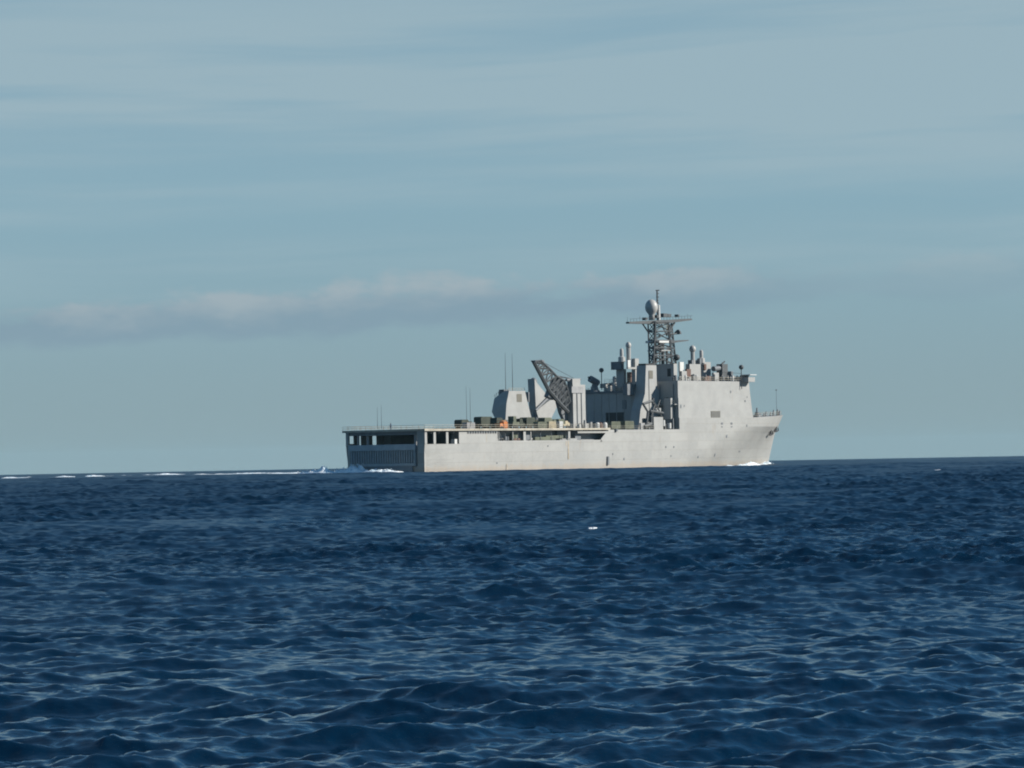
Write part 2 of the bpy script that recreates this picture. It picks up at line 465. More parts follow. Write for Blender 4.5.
inn = MB()
for sg in (1, -1):
    a, b = sorted((sg * 10.2, sg * 9.9)); inn.box(15, 112, a, b, -1, 10.3)
inn.box(14.6, 15, -12.5, -9.9, -1, 10.3); inn.box(14.6, 15, 9.9, 12.5, -1, 10.3)
inn.box(15, 112, 10.2, 12.5, 7.0, 7.15); inn.box(30, 31, -9.9, 9.9, -1, 10.3)
inn.build('well_deck_bulkheads', M['inner'], ship)
fl = MB().box(0.6, 14.6, 9.0, 12.5, 6.6, 6.9).box(0.6, 14.6, -12.5, -9.0, 6.6, 6.9); fl.build('side_platform', M['inner'], ship)

# flight deck on top
fd = MB(); fd.box(-0.4, 79.0, -13.1, 13.1, 10.45, 10.75); fdo = fd.build('flight_deck', M['deck'], ship)
e = MB(); e.box(-0.7, 79.2, 13.1, 13.35, 10.38, 10.92).box(-0.7, 79.2, -13.35, -13.1, 10.38, 10.92).box(-0.7, -0.42, -13.1, 13.1, 10.38, 10.92)
e.build('deck_edge', M['edge'], fdo)
# brackets under the deck edge (the row of dark notches)
for i in range(22):
    x = 17.5 + i * 1.05
    if x < 29.5: MB().box(x, x + 0.45, 12.83, 13.05, 9.75, 10.3).build('vent_slot', M['dgrey'], hullo)
for y in (-8, -2.7, 2.7, 8):
    pass
gb = MB()
for x in range(3, 14, 3): gb.box(x, x + 0.3, -12.5, 12.5, 9.8, 10.44)
gb.box(0.1, 0.6, -12.0, 12.4, 9.55, 10.44)
gb.build('deck_beams', M['dgrey'], fdo)
# stern opening clutter
for (s_, w) in ((9.0, .35), (11.3, .3), (-6.4, .3), (-9.6, .25)):
    MB().box(0.9, 1.3, s_ - w, s_ + w, 6.5, 9.8).build('stanchion', M['inner'], ship)
MB().box(12.6, 13.6, 11.2, 12.4, 6.95, 8.3).build('bright_gap_box', M['white'], ship)  # white box added to stand in for a bright see-through gap

# stern gate
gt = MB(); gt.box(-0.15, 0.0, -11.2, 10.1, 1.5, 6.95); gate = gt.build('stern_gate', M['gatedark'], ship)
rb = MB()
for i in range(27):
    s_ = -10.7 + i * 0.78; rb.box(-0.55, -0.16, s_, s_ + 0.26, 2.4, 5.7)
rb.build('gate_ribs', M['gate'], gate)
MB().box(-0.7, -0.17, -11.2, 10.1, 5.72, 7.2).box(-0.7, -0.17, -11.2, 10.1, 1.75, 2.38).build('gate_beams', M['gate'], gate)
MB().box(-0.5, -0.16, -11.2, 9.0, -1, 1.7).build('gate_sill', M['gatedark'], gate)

# rails
def rail(pts, h=1.05, step=1.9, r=0.05, name='railing', m=None, parent=ship, net=False):
    b = MB()
    for (a, c) in zip(pts[:-1], pts[1:]):
        a = Vector(a); c = Vector(c); L = (c - a).length; n_ = max(1, int(L / step))
        for i in range(n_ + 1):
            p = a.lerp(c, i / n_); b.tube(p, p + Vector((0, 0, h)), r, n=4)
        for k in (0.5, 1.0): b.tube(a + Vector((0, 0, h * k)), c + Vector((0, 0, h * k)), r * 0.7, n=4)
    return b.build(name, m or M['rail'], parent)
rail([(78, 13.25, 10.9), (-0.6, 13.25, 10.9), (-0.6, -13.25, 10.9), (78, -13.25, 10.9)], 1.0, 1.8, 0.055)
rail([(79.5, 12.6, 10.42), (101, 12.6, 10.42)], 1.0, 1.8, 0.04)
bowr = []
for i in range(15):
    x = 150.5 + i * 2.42; bowr.append((x, max(0.3, halfb(x, 11.1) + (0.35 if x < 184 else 0.1)), sheer(x)))
bowr = [(x, max(.25, min(s_, halfb(x, sheer(x)) - 0.15)), z) for x, s_, z in bowr]
rail(bowr, 1.05, 1.6, 0.05); rail([(x, -s_, z) for x, s_, z in bowr], 1.05, 1.6, 0.05)

# gallery contents behind the side opening
def gb_(px0, px1, y0, y1, s_=11.6, d=0.6, name='machinery', m='dgrey'):
    x0, z1 = Q(px0, y0, s_); x1, z0 = Q(px1, y1, s_); MB().box(x0, x1, s_ - d, s_, z0, z1).build(name, M[m], ship, bevel=.06)
gb_(525.5, 530, 431, 440, 11.5, 1.2); gb_(557, 566, 429.5, 437, 11.2); gb_(575, 581, 434, 440)
gb_(505, 509, 436.5, 440.5)
gb_(535, 556, 437, 440.4, 12.0, 0.8, 'mooring_gear', 'olive'); gb_(546, 566, 435.5, 438.5, 11.7, .6, 'mooring_gear', 'olive'); gb_(512, 519, 434, 440, 11.6, .6, 'mooring_gear', 'olive')
gb_(514, 521, 438.3, 440.4, 12.1, 0.5, 'hose_reel', 'rust')
for px in (501, 506, 518, 541, 552, 562): 
    x, _ = Q(px, 435, 12.2); MB().tube((x, 12.2, 7.2), (x + random.uniform(-.6, .6), 12.2, 10.4), 0.08, n=5).build('pipe', M['dgrey'], ship)

# ------------------------------------------------------------------ superstructure
BX0, BX1 = 112.8, 149.0
ZT = Q(679, 380.6, 12.8)[1]
blk = MB(); blk.prism([(BX0, 13.63), (BX0, ZT), (148.6, ZT), (149.4, 19.0), (150.4, 13.63)], -12.5, 12.5)
block = blk.build('forward_superstructure', M['grey'], ship, label='tall pale slab-sided block with small vents')
x, z = Q(679.5, 429, 12.8)
# parapet and weather deck
MB().box(BX0 + .5, 148.2, -12.3, 12.3, ZT + 0.005, ZT + 0.06).build('weather_deck', M['deck'], block)
x0, z1 = Q(711.5, 411, 12.75); x1, z0 = Q(720.8, 417.5, 12.75)
MB().box(x0, x1, 12.4, 12.58, z0, z1).build('louver', M['louver'], block, label='wide brown ventilation louver')
for k in range(4): MB().box(x0 + .15, x1 - .15, 12.585, 12.64, z0 + .2 + k * (z1 - z0 - .2) / 4, z0 + .33 + k * (z1 - z0 - .2) / 4).build('louver_blade', M['dgrey'], block)
for (px, py, w, hh) in ((731.5, 391.8, .5, .7), (746, 401, .6, .5), (748, 397, .4, .3), (681.7, 406.3, .6, 1.0), (685, 405.8, .3, .5), (722, 423.5, .9, .6), (731.5, 423.5, .9, .6), (722, 426.8, .6, .3), (731.6, 426.8, .7, .3), (747, 425.6, .5, .6),
                        (726.7, 436.2, .6, .8), (666, 447, .5, .5), (674, 447, .5, .5), (698, 457, .5, .5), (740, 451, .4, .6), (715, 454, .4, .7), (624, 459, .5, .6), (613, 454, .35, .5), (497, 463, .4, .4), (671, 456, .35, .4), (548, 446, .4, .4), (714.5, 456, .5, .3)):
    x, z = Q(px, py, 12.8); bb = 12.5 if z > 13.6 else halfb(x, z)
    if z <= 13.6 and bb < 12.7: x, z = Q(px, py, bb); bb = halfb(x, z); x, z = Q(px, py, bb); bb = halfb(x, z)
    MB().box(x - w / 2, x + w / 2, bb - 0.15, bb + 0.07, z - hh / 2, z + hh / 2).build('scuttle', M['dgrey'], hullo if z < 13.6 else block)
# rust runs: thin stained drip channels under fittings
for (px, y0, y1, w) in ((568.3, 441, 459, .4), (566.2, 441, 446, .3), (486.5, 433, 442, .15), (507, 470, 464, .2)):
    xa, za = Q(px, min(y0, y1), 12.8); _, zb = Q(px, max(y0, y1), 12.8)
    MB().box(xa - w / 2, xa + w / 2, 12.79, 12.815, zb, za).build('rust_streak', mat('rust_run', (0.36, 0.30, 0.22), 0.8, var=0.3, scale=2), hullo)

# big after house: aft face lies in shade
HX = 103.0
hs0 = -12.7; hs1 = 3.35
hz = QX(590, 392, HX)[1]
st = [Q(px, py, 6.5) for px, py in ((646, 365.3), (656.3, 365.3), (657, 388), (661.5, 392.5), (661.5, 402), (660, 430), (638.5, 430), (640.5, 410), (645, 393.5))]
HXF = st[8][0] - 0.1                      # after wall slanted towards the stack so that no sunlit strip shows
def hx(s_): return HX + (HXF - HX) * (s_ - hs0) / (hs1 - hs0)
def hwall(s0, s1, z0, z1, proud, deep=0.2):
    return MB().quadring([[(hx(s0) - proud, s0, z), (hx(s0) + deep, s0, z), (hx(s1) + deep, s1, z), (hx(s1) - proud, s1, z)] for z in (z0, z1)])
MB().quadring([[(HX, hs0, z), (HXF, hs1, z), (BX0 - 0.01, hs1, z), (BX0 - 0.01, hs0, z)] for z in (10.37, hz)]).build('after_house', M['grey'], ship)
def hpx(px, py):
    s_ = 0
    for _ in range(6): s_ = QX(px, py, hx(s_))[0]
    return s_, QX(px, py, hx(s_))[1]
hwall(hpx(606, 420)[0], hpx(624, 420)[0], 10.5, hpx(615, 412.5)[1], 0.08).build('doorway_shade', M['black'], ship)  # black panel painted as the dark inside an open doorway
hwall(hpx(622.5, 405)[0], hpx(626.5, 405)[0], hpx(624, 409)[1], hpx(624, 400)[1], 0.1).build('door', M['dgrey'], ship)
hwall(hs0, hs1, hz - 8.7, hz - 8.4, 0.25).build('coaming', M['dgrey'], ship)
hwall(hs0, hs1, hz - 0.5, hz + 0.1, 0.3, -0.01).build('coaming', M['dgrey'], ship)
for k in range(7):
    sa = hs0 + 1 + k * 2.3
    hwall(sa, sa + .12, 10.6, hz - .6, 0.12).build('stiffener', M['grey'], ship)
rail([(HX + .1, hs0, hz), (HXF, hs1, hz)], 1.0, 1.6, 0.05)
rail([(BX0 + .1, -12.4, ZT), (BX0 + .1, 0, ZT)], 1.0, 1.6, 0.05)

# exhaust stack, starboard
stack = MB().prism(st, 3.4, 6.5).build('exhaust_stack', M['grey'], ship, label='tapering grey exhaust stack with brown louver')
x, z = Q(650.7, 374.5, 6.5)
MB().box(x - 0.95, x + 0.95, 6.45, 6.6, z - 1.1, z + 1.1).build('louver', M['louver'], stack)
MB().box(st[0][0] + .3, st[1][0] - .3, 3.7, 6.2, st[0][1], st[0][1] + .5).build('stack_cap', M['black'], stack)
x2, z2 = Q(649, 400, 6.5); MB().tube((x2, 6.6, z2 - 6), (x2, 6.6, z2 + 8), .07, n=4).build('ladder', M['dgrey'], stack)

def pbox(pl, pc, pr, yt, yb, s_):
    x0, z0 = Q(pc, yb, s_); x1, _ = Q(pr, yb, s_); _, z1 = Q(pc, yt, s_); sl_, _ = QX(pl, yb, x0)
    x1 = max(x1, x0 + 0.3); sl_ = min(sl_, s_ - 0.3)
    return MB().box(x0, x1, sl_, s_, z0, z1)
def px_cyl(px, y0, y1, s_, r, r2=None, n=8):
    x, z0 = Q(px, y1, s_); _, z1 = Q(px, y0, s_); return MB().tube((x, s_, z0), (x, s_, z1), r, r2, n)

pbox(652, 654, 663.3, 417, 431, 12.6).build('boat_deck_locker', M['grey'], ship)
pbox(664, 671, 673.6, 398, 419, 11.2).build('ventilation_trunk', M['grey'], ship)
pbox(664, 671, 673.6, 419, 431, 11.0).build('trunk_base', M['dgrey'], ship)
px_cyl(663.5, 420, 426, 12, .45).build('capstan', M['white'], ship); px_cyl(669.5, 423, 428.5, 12.2, .5).build('capstan', M['white'], ship)
pbox(649, 674, 677.4, 363.6, 381.2, 6).build('mast_house', M['grey'], block)
x, z = Q(674, 372, 6); s1_, _ = QX(667.5, 372, x); MB().box(x - .12, x + .1, s1_, s1_ + 1.2, z - 1.2, z + 1.0).build('door', M['black'], block)
for i, (pl, pc, pr, yt, yb, s_, mm) in enumerate(((611, 621, 624, 361.5, 369.5, -3, 'dgrey'), (616.5, 624, 626.5, 369, 388, -3, 'grey'), (632, 635.6, 639.3, 358.5, 388, 0, 'grey'), (626.5, 628, 632.5, 360, 368.5, -1, 'white'),
        (626.5, 628, 639, 367, 369, 0.2, 'grey'), (627, 631, 635, 372, 385, -4, 'rust'), (623, 627.5, 637, 384, 395, 3, 'dgrey'), (600, 606, 617, 383.5, 388, -9, 'grey'))):
    pbox(pl, pc, pr, yt, yb, s_).build('signal_platform' if i == 0 else 'equipment_housing', M[mm], ship)
def dome(px, yt, yb, rpx, s_, neck_y, m=M['dome'], neck=0.5, par=ship, name='radome'):
    x, zt = Q(px, yt, s_); _, zb = Q(px, yb, s_); _, zn = Q(px, neck_y, s_); r = rpx / 3.65
    d = MB().ball((x, s_, (zt + zb) / 2), r, (zt - zb) / 2).build(name, m, par, smooth=True)
    nk = MB().tube((x, s_, zn), (x, s_, zb + 0.3 * r), r * neck, r * neck * 1.05, 10).build('pedestal', M['grey'], d)
    return d
dome(628.3, 341.8, 349, 2.9, -2, 360, neck=0.8)
dome(692.5, 345.3, 352.8, 3.5, 2, 366, neck=0.62)
for px, yt, yb, s_, sg_ in ((621.5, 348, 362, -3, 1), (701.2, 349.5, 363, 3, 1), (614.3, 376, 386, -8, 1)):
    x, zt = Q(px, yt, s_); _, zb = Q(px, yb, s_); hgt = zt - zb
    MB().lathe((x, s_, zb), [(1.0, 0), (0.95, hgt * .35), (0.5, hgt * .4), (0.55, hgt * .6), (0.5, hgt * .9), (0.05, hgt)], 12).build('antenna_housing', M['dome'], ship, smooth=False)
# satellite/gun mount on after corner of the house
x, z = Q(594, 382, -10)
gun = MB().tube((x - 1.5, -10.2, z + .9), (x + 1.3, -9.7, z - 0.3), .95, .95, 12).build('close_in_gun', M['dgrey'], ship)
MB().lathe((x + .3, -10, z - 3.6), [(1.5, 0), (1.5, 1.0), (1.0, 1.6), (0.8, 3.0)], 12).build('gun_base', M['dgrey'], gun)
MB().tube((x - 1.5, -10.3, z + 1.0), (x - 2.2, -10.4, z + 1.4), .2, .2).build('gun_barrel', M['black'], gun)
for px, yc, yb, s_, rp in ((601.4, 370.2, 390, -9, 2.4), (741.2, 367.2, 389, 12.95, 2.5)):
    x, z = Q(px, yc, s_); b_ = MB().ball((x, s_, z), rp / 3.6).build('ball_antenna', M['mast'], ship, smooth=True)
    _, zb = Q(px, yb, s_); MB().tube((x, s_, zb), (x, s_, z), .12, n=6).build('pole', M['mast'], b_)
# things on top of the forward block
for i, (pl, pc, pr, yt, yb, s_, mm) in enumerate(((686, 690, 701, 364, 381, 4, 'grey'), (688, 692, 697, 360, 365, 2.5, 'dgrey'), (697, 700, 704.5, 358.5, 364, 3.5, 'dgrey'), (700.5, 704, 711, 362, 381, 3, 'grey'),
        (678.5, 680, 684, 362, 372, 4, 'white'), (679, 682, 687, 371, 381, 6, 'grey'), (685, 687, 691, 369, 377, 5, 'rust'), (703.5, 704.5, 706.5, 364, 370, 3.3, 'rust'),
        (693, 694.5, 701, 374, 381, 10, 'grey'), (705, 706.5, 712, 376, 381, 10.5, 'rust'), (712, 714, 719, 372.5, 381, 7, 'grey'), (727, 731.5, 733.3, 371.3, 382, 8, 'dgrey'), (733.5, 741, 744, 376.5, 382.5, 9, 'dgrey'), (719, 722, 727, 374, 382, 6, 'dgrey'))):
    pbox(pl, pc, pr, yt, yb, s_).build('equipment_housing', M[mm], block)
x, z = Q(719, 368.3, 6)
g2 = MB().tube((x - 2.9, 6, z - .2), (x + 2.2, 6, z + .2), .75, .75, 10).build('close_in_gun', M['dgrey'], block)
MB().box(x + .2, x + 3.0, 5, 7, z - 3.6, z + 1.2).build('gun_base', M['mast'], g2)
MB().tube((x + 1, 6, z + 1), (x + 3, 6, z + 2.0), .2, .2).build('gun_barrel', M['black'], g2)
rail([(114, 12.6, ZT), (148, 12.6, ZT)], 1.05, 1.7, 0.06, parent=block)
# bridge wing
bwg = pbox(741, 748.5, 755, 377.2, 381.8, 14.6).build('bridge_wing', M['grey'], block)
x0, z0 = Q(748.5, 377.2, 14.6); x1, _ = Q(755.5, 377.2, 14.6)
MB().box(x0 + .5, x1 + .3, 11.5, 14.8, z0 + .6, z0 + .8).build('awning', M['white'], bwg)
MB().box(x0 + .4, x0 + .55, 11.5, 14.4, z0 - .6, z0 + .6).build('window', M['glass'], bwg)
MB().tube((x0 - 6, 10, z0 + 1.5), (x1, 10, z0 + 1.2), .06, n=4).build('wire', M['mast'], block)
# small clutter of lockers, ventilators and reels along the weather deck
cl = random.Random(3)
for i in range(44):
    x = 114 + i * 0.78 + cl.uniform(-.5, .5); s_ = cl.uniform(8.5, 12); h_ = cl.uniform(.5, 2.0); w = cl.uniform(.25, .8)
    k = cl.choice(['grey', 'grey', 'dgrey', 'white', 'rust', 'mast'])
    if cl.random() < .5: MB().box(x, x + w, s_ - w, s_, ZT, ZT + h_).build('locker', M[k], block)
    else: MB().lathe((x, s_, ZT), [(w * .45, 0), (w * .4, h_ * .7), (w * .6, h_ * .75), (w * .3, h_)], 8).build('ventilator', M[k], block)

# ------------------------------------------------------------------ lattice mast
mst = MB()
def mp_(px, py, s_=0.0): x, z = Q(px, py, s_); return (x, s_, z)
zb_ = ZT
legs = []
for (pb, pt, s_) in ((649.5, 648.0, -2.6), (653.5, 655.5, 2.6), (676.0, 671.5, -2.6), (672.0, 668, 2.6)):
    legs.append((mp_(pb, 364, s_), mp_(pt, 322, s_)))
for a, b in legs: mst.tube(a, b, .30, .22)
def L(i, t): a, b = Vector(legs[i][0]), Vector(legs[i][1]); return a.lerp(b, t)
lv = [0, .2, .38, .56, .78, 1.0]
for t0, t1 in zip(lv[:-1], lv[1:]):
    for i, j in ((0, 1), (1, 3), (3, 2), (2, 0)):
        mst.tube(L(i, t1), L(j, t1), .2, n=5)
        mst.tube(L(i, t0), L(j, t1), .15, n=4); mst.tube(L(j, t0), L(i, t1), .15, n=4)
mast = mst.build('lattice_mast', M['mast'], ship)
# main cross-yard: thwartships platform seen edge-on
def yard(pa, pb, s_, th_, name, taper=0.35):
    a = Vector(mp_(*pa, s_)); b = Vector(mp_(*pb, s_)); y = MB()
    d = (b - a); n_ = 8; rings = []
    for i in range(n_ + 1):
        t = i / n_; p = a.lerp(b, t); k = th_ * (taper + (1 - taper) * (1 - abs(2 * t - 1)))
        w = 1.1 * (0.5 + .5 * (1 - abs(2 * t - 1)))
        rings.append([(p.x, p.y - w, p.z - k), (p.x, p.y + w, p.z - k), (p.x, p.y + w, p.z + .12), (p.x, p.y - w, p.z + .12)])
    y.quadring(rings)
    return y.build(name, M['mast'], mast), a, b
yo, ya, yb2 = yard((627.5, 322.3), (690.5, 319.0), 0, 1.0, 'yardarm')
for i in range(22):
    p = ya.lerp(yb2, i / 21.0); MB().tube(p, p + Vector((0, 0, 1.0 + .5 * (i % 4 == 0))), .05, n=4).build('stub_antenna', M['mast'], yo)
r_ = MB(); r_.tube(ya + Vector((0, .8, .9)), yb2 + Vector((0, .8, .9)), .04, n=4); r_.build('yard_rail', M['mast'], yo)
br_ = MB()
br_.tube(mp_(642.5, 323.5), mp_(648.8, 333), .22, n=5); br_.tube(mp_(674.5, 322.5), mp_(668.5, 332.5), .3, n=5); br_.tube(mp_(661, 323), mp_(667, 336), .18, n=5)
br_.build('yard_braces', M['mast'], mast)
yo2, _, _ = yard((651, 342.2), (687, 340.3), 0, 0.55, 'lower_yard', 0.3)
MB().box(*sorted((Q(659, 342, 2.6)[0], Q(668.5, 342, 2.6)[0])), -2.0, 2.75, Q(660, 343.2, 0)[1], Q(660, 341.0, 0)[1]).build('mast_platform', M['white'], mast)
MB().box(*sorted((Q(661, 350.5, 2.6)[0], Q(670, 350.5, 2.6)[0])), -2.0, 2.75, Q(660, 351.4, 0)[1], Q(660, 350.4, 0)[1]).build('mast_platform', M['grey'], mast)
# surface-search aerial on its bracket
a_ = MB(); a_.tube(mp_(667, 334.5), mp_(678, 333.5), .22, n=5); a_.tube(mp_(669, 326), mp_(669.5, 341), .55, .35, 6); a_.build('radar_bracket', M['mast'], mast)
x, s0_, z = mp_(678, 332.5)
MB().quadring([[(x + (a - x) * .55, b * .55, z + (c - z) * .6) for a, b, c in rg_] for rg_ in [[(x - 1.1, -1.6, z - .9), (x + 1.3, -1.2, z - .6), (x + 1.2, 1.4, z - .7), (x - .9, 1.6, z - .9)], [(x - .5, -1.8, z + .2), (x + 1.0, -1.3, z + .4), (x + .9, 1.2, z + .4), (x - .5, 1.6, z + .2)], [(x - .2, -.5, z + 1.3), (x + .3, -.3, z + 1.4), (x + .3, .4, z + 1.4), (x - .2, .5, z + 1.3)]]]).build('search_radar', M['mast'], mast)
lf = MB()
for k in range(7): 
    p = Vector(mp_(664.5 + k * .6, 327 + (k % 3) * 2.2)); lf.tube(p, p + Vector((1.1, 0, 2.0)), .08, n=4)
lf.build('radar_lattice', M['rail'], mast)
for px, py in ((653, 357.8), (675.2, 357.5), (658, 347)):
    x, s0_, z = mp_(px, py); MB().ball((x, 0.5, z), .95, .9, 10).build('dish_antenna', M['mast'], mast, smooth=True)
for px, y0, y1, r in ((655.5, 323, 364, .42), (663, 343, 364, .5), (667, 350, 364, .35), (660, 350, 364, .2)):
    px_cyl(px, y0, y1, 0.3, r).build('mast_trunk', M['mast'], mast)
# top radome with long neck and the pole mast
x, s0_, zt = mp_(651.3, 299.3); _, _, zb3 = mp_(651.3, 320)
H_ = zt - zb3; k = H_ / 20.7
prof = [(.85, 0), (.8, 4.6 * k), (1.0, 6.2 * k), (1.45, 8.2 * k), (1.72, 10.5 * k), (1.80, 13 * k), (1.68, 15.6 * k), (1.35, 18 * k), (.85, 19.8 * k), (.05, 20.7 * k)]
MB().lathe((x, 0, zb3), prof, 20).build('radome', M['dome'], mast, smooth=True, label='large pear-shaped radome above the yardarm')
px_cyl(657.6, 290, 321, 0, .26, .2).build('pole_mast', M['mast'], mast)
ps = MB()
for y_, w in ((290.3, 1.2), (293.5, .7), (297, .8), (300.5, .6), (303, .9), (307, .5)):
    x, s0_, z = mp_(657.6, y_); ps.tube((x - w * .55, 0, z), (x + w * .55, 0, z), .14, n=5); ps.tube((x, -w * .5, z), (x, w * .5, z), .14, n=5)
ps.build('dipole_antenna', M['mast'], mast)
px_cyl(659, 305, 320, .4, .45, .35).build('antenna_housing', M['white'], mast)
for px, y0, y1, w in ((664, 313.5, 319, 1.0), (668, 314, 319, .8), (677, 314.5, 318.5, .3), (657, 315, 320, .7), (645, 317.5, 321.5, .5)):
    x, z0 = Q(px, y1, 0); _, z1 = Q(px, y0, 0); MB().box(x - w, x + w, -.6, .6, z0 + (z1 - z0) * .35, z1).build('antenna_box', M['mast'], yo)

# ------------------------------------------------------------------ after deckhouse, kingpost and crane
def poly(pts, s_): return [Q(a, b, s_) for a, b in pts]
s_ = 3.5
full = poly([(509, 390.8), (525, 390.8), (527, 400), (532, 420), (505.5, 420), (506.5, 404)], s_)
sl_ = -1.4
low = [(x, z - (1.9 if z > 14 else 0)) for x, z in full]
mid = list(full)
ah = MB().quadring([[(x, 3.5, z) for x, z in full], [(x, 1.9, z) for x, z in mid], [(x, sl_ + (0.0 if z > 14 else 1.7), z) for x, z in low]]).build('after_deckhouse', M['grey'], ship, label='small pale deckhouse with brown louver and two tall whips')
x, z = Q(519.2, 398, s_); MB().box(x - 1.1, x + 1.1, 3.4, 3.55, z - 1.05, z + 1.05).build('louver', M['louver'], ah)
xx = full[0][0]
rail([(xx, 3.4, full[0][1]), (full[1][0], 3.4, full[1][1])], .7, 1.2, 0.05, parent=ah)
cl2 = MB()
for i in range(8):
    t = i / 7; s2 = 2.9 - 4.2 * t; zz = full[0][1] - 1.9 * max(0, (t - .3)) ; cl2.tube((xx + .3, s2, zz - .4), (xx + .1, s2, zz + cl.uniform(.3, .9)), .09, n=4)
cl2.box(xx + .2, xx + 3, 0, 1.5, full[0][1] - 1, full[0][1] + .4)
cl2.build('deckhouse_rails', M['dgrey'], ah)
for px, y0, y1 in ((505.8, 352.5, 393), (512.7, 353.5, 391)):
    px_cyl(px, y0, y1, 2.0, .09, .03, 5).build('whip_antenna', M['mast'], ah)
pbox(525.5, 528.5, 529.5, 392, 402, -7.5).build('equipment_housing', M['dgrey'], ship)
# kingpost: aft face dark, starboard face lit
kp = MB().prism(poly([(534.5, 378.8), (537.5, 383.5), (549, 397.5), (537.5, 409.5), (536, 409.5)], -7), -9.3, -7)
kp.prism(poly([(536, 409.6), (537.6, 409.6), (554.3, 396.8), (558.6, 403.5), (550.5, 420), (539, 420)], -7), -9.3, -7)
kpo = kp.build('kingpost', M['grey'], ship, label='slanted pale crane kingpost')
xk, zk = Q(536, 380, -7)
MB().ball((xk + .4, -8.1, zk - .4), 1.0, 1.1, 10).build('kingpost_head', M['dgrey'], kpo)
MB().tube((*[Q(550, 396, -6.5)[0]], -6.5, Q(550, 396, -6.5)[1]), (Q(535.5, 410.5, -6.5)[0], -6.5, Q(535.5, 410.5, -6.5)[1]), .38, .38, 6).build('strut', M['dgrey'], kpo)
px_cyl(536, 409, 420, -8, 1.0).build('kingpost_foot', M['dgrey'], kpo)
# crane tower
CS = 7.5
x0, z0 = Q(573.6, 429, CS); x1, _ = Q(586, 429, CS); ztw = Q(573.6, 384.5, CS)[1]
sL, _ = QX(566.2, 400, x0)
cr = MB().box(x0, x1, sL, CS, 10.4, ztw).build('crane', M['grey'], ship, label='grey deck crane with raised lattice boom')
MB().box(x0 + 1.6, x0 + 1.9, CS + .01, CS + .18, 10.4, ztw - 1.5).box(x0 + 3.6, x0 + 3.85, CS + .01, CS + .18, 10.4, ztw - 1.5).build('tower_ribs', M['dgrey'], cr)
MB().box(x0 - .8, x1 - 1.2, sL - .3, CS + .25, Q(575, 393, CS)[1], Q(575, 386.5, CS)[1]).build('machinery_house', M['inner'], cr)
MB().box(x0 + .2, x1 - 1.9, sL + .3, CS - .2, ztw, Q(575, 378.8, CS)[1]).build('tower_head', M['grey'], cr)
MB().tube((x0 - 1.5, CS - 1, Q(575, 380, CS)[1]), (x1 - .8, CS - 1, Q(575, 379, CS)[1]), .4, .3, 6).build('sheave_beam', M['dgrey'], cr)
MB().prism(poly([(558, 402), (566, 404), (573, 418), (573, 430), (566, 424), (561, 413)], 5.5), 4.6, 5.6).build('boom_step', M['dgrey'], cr)
MB().box(x0 + 2, x1 + .4, CS + .2, CS + 1.6, 10.4, 12.2).build('crane_foot', M['grey'], cr)
bm_ = MB()
lower = [(533.6, 361.5), (541, 375.5), (548.8, 390.5), (555, 398), (561, 405), (568, 412)]
upper = [(540.6, 360.8), (549, 368.5), (556.5, 376.3), (564, 380.5), (567.5, 390), (570, 402)]
for sp_ in (5.4, 7.2):
    lo = [(Q(a, b, sp_)[0], sp_, Q(a, b, sp_)[1]) for a, b in lower]; up = [(Q(a, b, sp_)[0], sp_, Q(a, b, sp_)[1]) for a, b in upper]
    for ch, cr_ in ((lo, .55), (up, .36)):
        for a, b in zip(ch[:-1], ch[1:]): bm_.tube(a, b, cr_, n=6)
    for i in range(5):
        for q in range(2):
            t0, t1 = q / 2, (q + 1) / 2
            A = Vector(lo[i]).lerp(Vector(lo[i + 1]), t0); B = Vector(up[i]).lerp(Vector(up[i + 1]), t1); C_ = Vector(up[i]).lerp(Vector(up[i + 1]), t0); D_ = Vector(lo[i]).lerp(Vector(lo[i + 1]), t1)
            bm_.tube(A, B, .24, n=4); bm_.tube(C_, D_, .24, n=4); bm_.tube(A, C_, .22, n=4)
for path in (lower, upper):
    for i in range(11):
        t = i / 10 * 5; j = min(4, int(t)); u = t - j
        a = (path[j][0] * (1 - u) + path[j + 1][0] * u, path[j][1] * (1 - u) + path[j + 1][1] * u)
        xa, za = Q(a[0], a[1], 5.4); xb, zb4 = Q(a[0] , a[1], 7.2)
        bm_.tube((xa, 5.4, za), (xb, 7.2, zb4), .13, n=4)
boom = bm_.build('boom', M['mast'], cr)
MB().prism(poly([(533, 360.5), (541, 359.8), (542.5, 362), (535.5, 364)], 6.3), 5.5, 7.1).build('boom_head', M['dgrey'], boom)
MB().prism(poly([(549, 388), (553, 378), (558, 375.5), (562, 381), (557, 392)], 6.3), 6.0, 6.6).build('boom_winch', M['dgrey'], boom)
MB().prism(poly([(550, 389), (557, 377.5), (566, 386), (568.5, 402), (566, 410), (556, 398)], 6.0), 5.9, 6.05).build('boom_web', M['dgrey'], boom)
MB().prism(poly([(546, 396.5), (548.5, 390), (556, 398), (553, 400), (548.5, 398)], 6.3), 5.6, 7.0).build('boom_knee', M['dgrey'], boom)
wr = MB()
for ss_ in (5, 6.2): wr.tube((Q(541, 361, ss_)[0], ss_, Q(541, 361, ss_)[1]), (Q(575, 379, ss_)[0], ss_, Q(575, 379, ss_)[1]), .06, n=4); wr.tube((Q(557, 376, ss_)[0], ss_, Q(557, 376, ss_)[1]), (Q(575, 379.5, ss_)[0], ss_, Q(575, 379.5, ss_)[1]), .16, n=4)
wr.build('topping_wires', M['mast'], cr)

